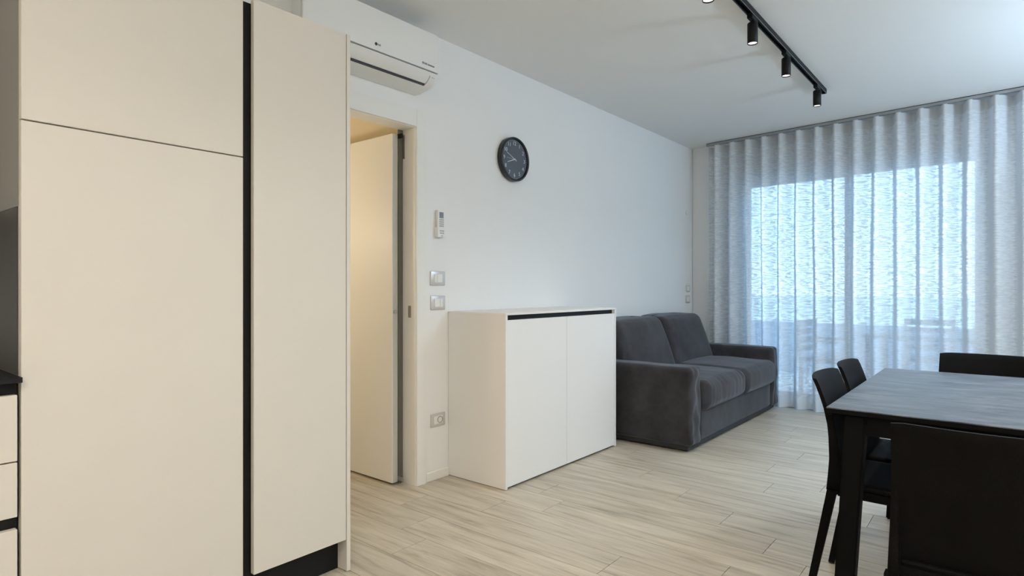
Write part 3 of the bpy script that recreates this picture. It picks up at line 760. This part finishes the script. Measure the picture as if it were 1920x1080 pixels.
# ------------------------------------------------------------ dining chairs
SIDE = [(-.245, .829), (-.228, .784), (-.209, .731), (-.197, .674), (-.189, .617), (-.185, .540), (-.186, .480)]
def make_chair(label, loc, rz):
    t = thing('dining_chair', loc, label, 'chair', rz, 'black leather chairs around the dining table')
    # backrest: curved leather sheet, bowed backwards across its width
    bm = bmesh.new(); nu, cols = 14, []
    def prof(z):
        for (xa, za), (xb, zb) in zip(SIDE, SIDE[1:]):
            if zb <= z <= za: return xb+(xa-xb)*(z-zb)/(za-zb)
        return SIDE[-1][0] if z < SIDE[-1][1] else SIDE[0][0]
    zs = [.829, .826, .80, .76, .72, .68, .64, .60, .56, .52, .48, .455]
    g = {}
    for side in (0, 1):
        for i, z in enumerate(zs):
            t_ = (z-.455)/(.829-.455)
            hw = .186+.010*(1-t_)
            inner = max(0, 1-t_/.55)            # low down the sling pulls in from the posts
            hw_ = hw-.006*inner
            for j in range(nu+1):
                u = -1+2*j/nu
                bow = .030*(1-u*u)*(.35+.65*t_)
                fwd = .050*inner*(1-abs(u)**3*.4)
                th_ = .007 if i > 0 else .0045
                zc = z-(.005*(abs(u)**12) if i < 2 else 0)
                g[side, i, j] = bm.verts.new((prof(z)-bow+fwd+(th_ if side else -th_), u*hw_, zc))
    for i in range(len(zs)-1):
        for j in range(nu):
            bm.faces.new((g[0, i, j], g[0, i, j+1], g[0, i+1, j+1], g[0, i+1, j]))
            bm.faces.new((g[1, i, j], g[1, i+1, j], g[1, i+1, j+1], g[1, i, j+1]))
    for i in range(len(zs)-1):
        for j in (0, nu):
            bm.faces.new((g[0, i, j], g[0, i+1, j], g[1, i+1, j], g[1, i, j]))
    for j in range(nu):
        for i in (0, len(zs)-1): bm.faces.new((g[0, i, j], g[1, i, j], g[1, i, j+1], g[0, i, j+1]))
    o = fin('backrest', bm, M['leather'], t, True)
    try: o.data.set_sharp_from_angle(angle=math.radians(50))
    except Exception: pass
    # leather-wrapped posts
    for s_ in (-1, 1):
        bm = bmesh.new(); rings = []
        for (x, z) in [(-.2025, .70), (-.197, .674), (-.190, .617), (-.185, .540), (-.187, .480), (-.190, .425)]:
            t_ = (z-.425)/.4; w = .004+.009*(1-t_); d0, d1_ = .005+.008*(1-t_)**2, .010+.030*(1-t_)**1.5; yc = s_*(.186+.010*(1-max(0, (z-.455)/.374))-w-.0005+.004*max(0, 1-t_*1.6))
            rings.append([bm.verts.new(p) for p in ((x-d0, yc-w, z), (x-d0, yc+w, z), (x+d1_, yc+w, z), (x+d1_, yc-w, z))])
        for a, b in zip(rings, rings[1:]):
            for i in range(4): bm.faces.new((a[i], a[(i+1) % 4], b[(i+1) % 4], b[i]))
        bm.faces.new(rings[0]); bm.faces.new(rings[-1][::-1])
        bmesh.ops.recalc_face_normals(bm, faces=bm.faces)
        bmesh.ops.bevel(bm, geom=bm.edges[:], offset=.002, segments=1, affect='EDGES')
        fin('back_post', bm, M['leather'], t, True)
    # seat: thin padded pad with a downturned apron
    fin('seat', rbox(-.165, .225, -.200, .200, .436, .462, .012, n=10, bulge=(0, 0, -.006)), M['leather'], t, True)
    bm = bmesh.new(); bx(bm, -.165, .215, -.198, -.186, .410, .438); bx(bm, -.165, .215, .186, .198, .410, .438); bx(bm, .203, .215, -.186, .186, .410, .438); bx(bm, -.180, -.168, -.186, .186, .410, .450)
    fin('seat_frame', bm, M['leather'], t)
    def leg(p, q, wa, wb):
        bm = bmesh.new(); v = []
        for c_, w in ((p, wa), (q, wb)):
            for a, b in ((-1, -1), (1, -1), (1, 1), (-1, 1)): v.append(bm.verts.new((c_[0]+a*w*1.15, c_[1]+b*w*.8, c_[2])))
        for f_ in ((0, 1, 5, 4), (1, 2, 6, 5), (2, 3, 7, 6), (3, 0, 4, 7), (0, 3, 2, 1), (4, 5, 6, 7)): bm.faces.new([v[i] for i in f_])
        l_ = fin('leg', bm, M['leather'], t)
        cyl('glide', (q[0], q[1], .003), wb*1.15, .006, M['pad'], l_, n=12)
    for s_ in (-1, 1):
        leg((-.183, s_*.196, .427), (-.265, s_*.200, .005), .014, .010)
        leg((.195, s_*.185, .412), (.225, s_*.197, .005), .013, .010)
    return t
def copy_tree(o, parent=None):
    c = o.copy(); C.objects.link(c); c.parent = parent
    for ch in list(o.children): copy_tree(ch, c)
    return c
CHX = -.303
c0 = make_chair('black leather dining chair on the left side of the table, nearer the camera', (CHX, 2.625, 0), 0)
def put(label, loc, rz):
    c = copy_tree(c0); c.location = loc; c.rotation_euler = (0, 0, rz); c['label'] = label; return c
put('black leather dining chair on the left side of the table, further towards the window', (CHX, 3.065, 0), 0)
put('black leather dining chair seen from behind in the bottom right foreground', (-.035, 2.005, 0), PI/2)
put('black leather dining chair at the far end of the table facing the camera', (-.075, 3.56, 0), -PI/2)
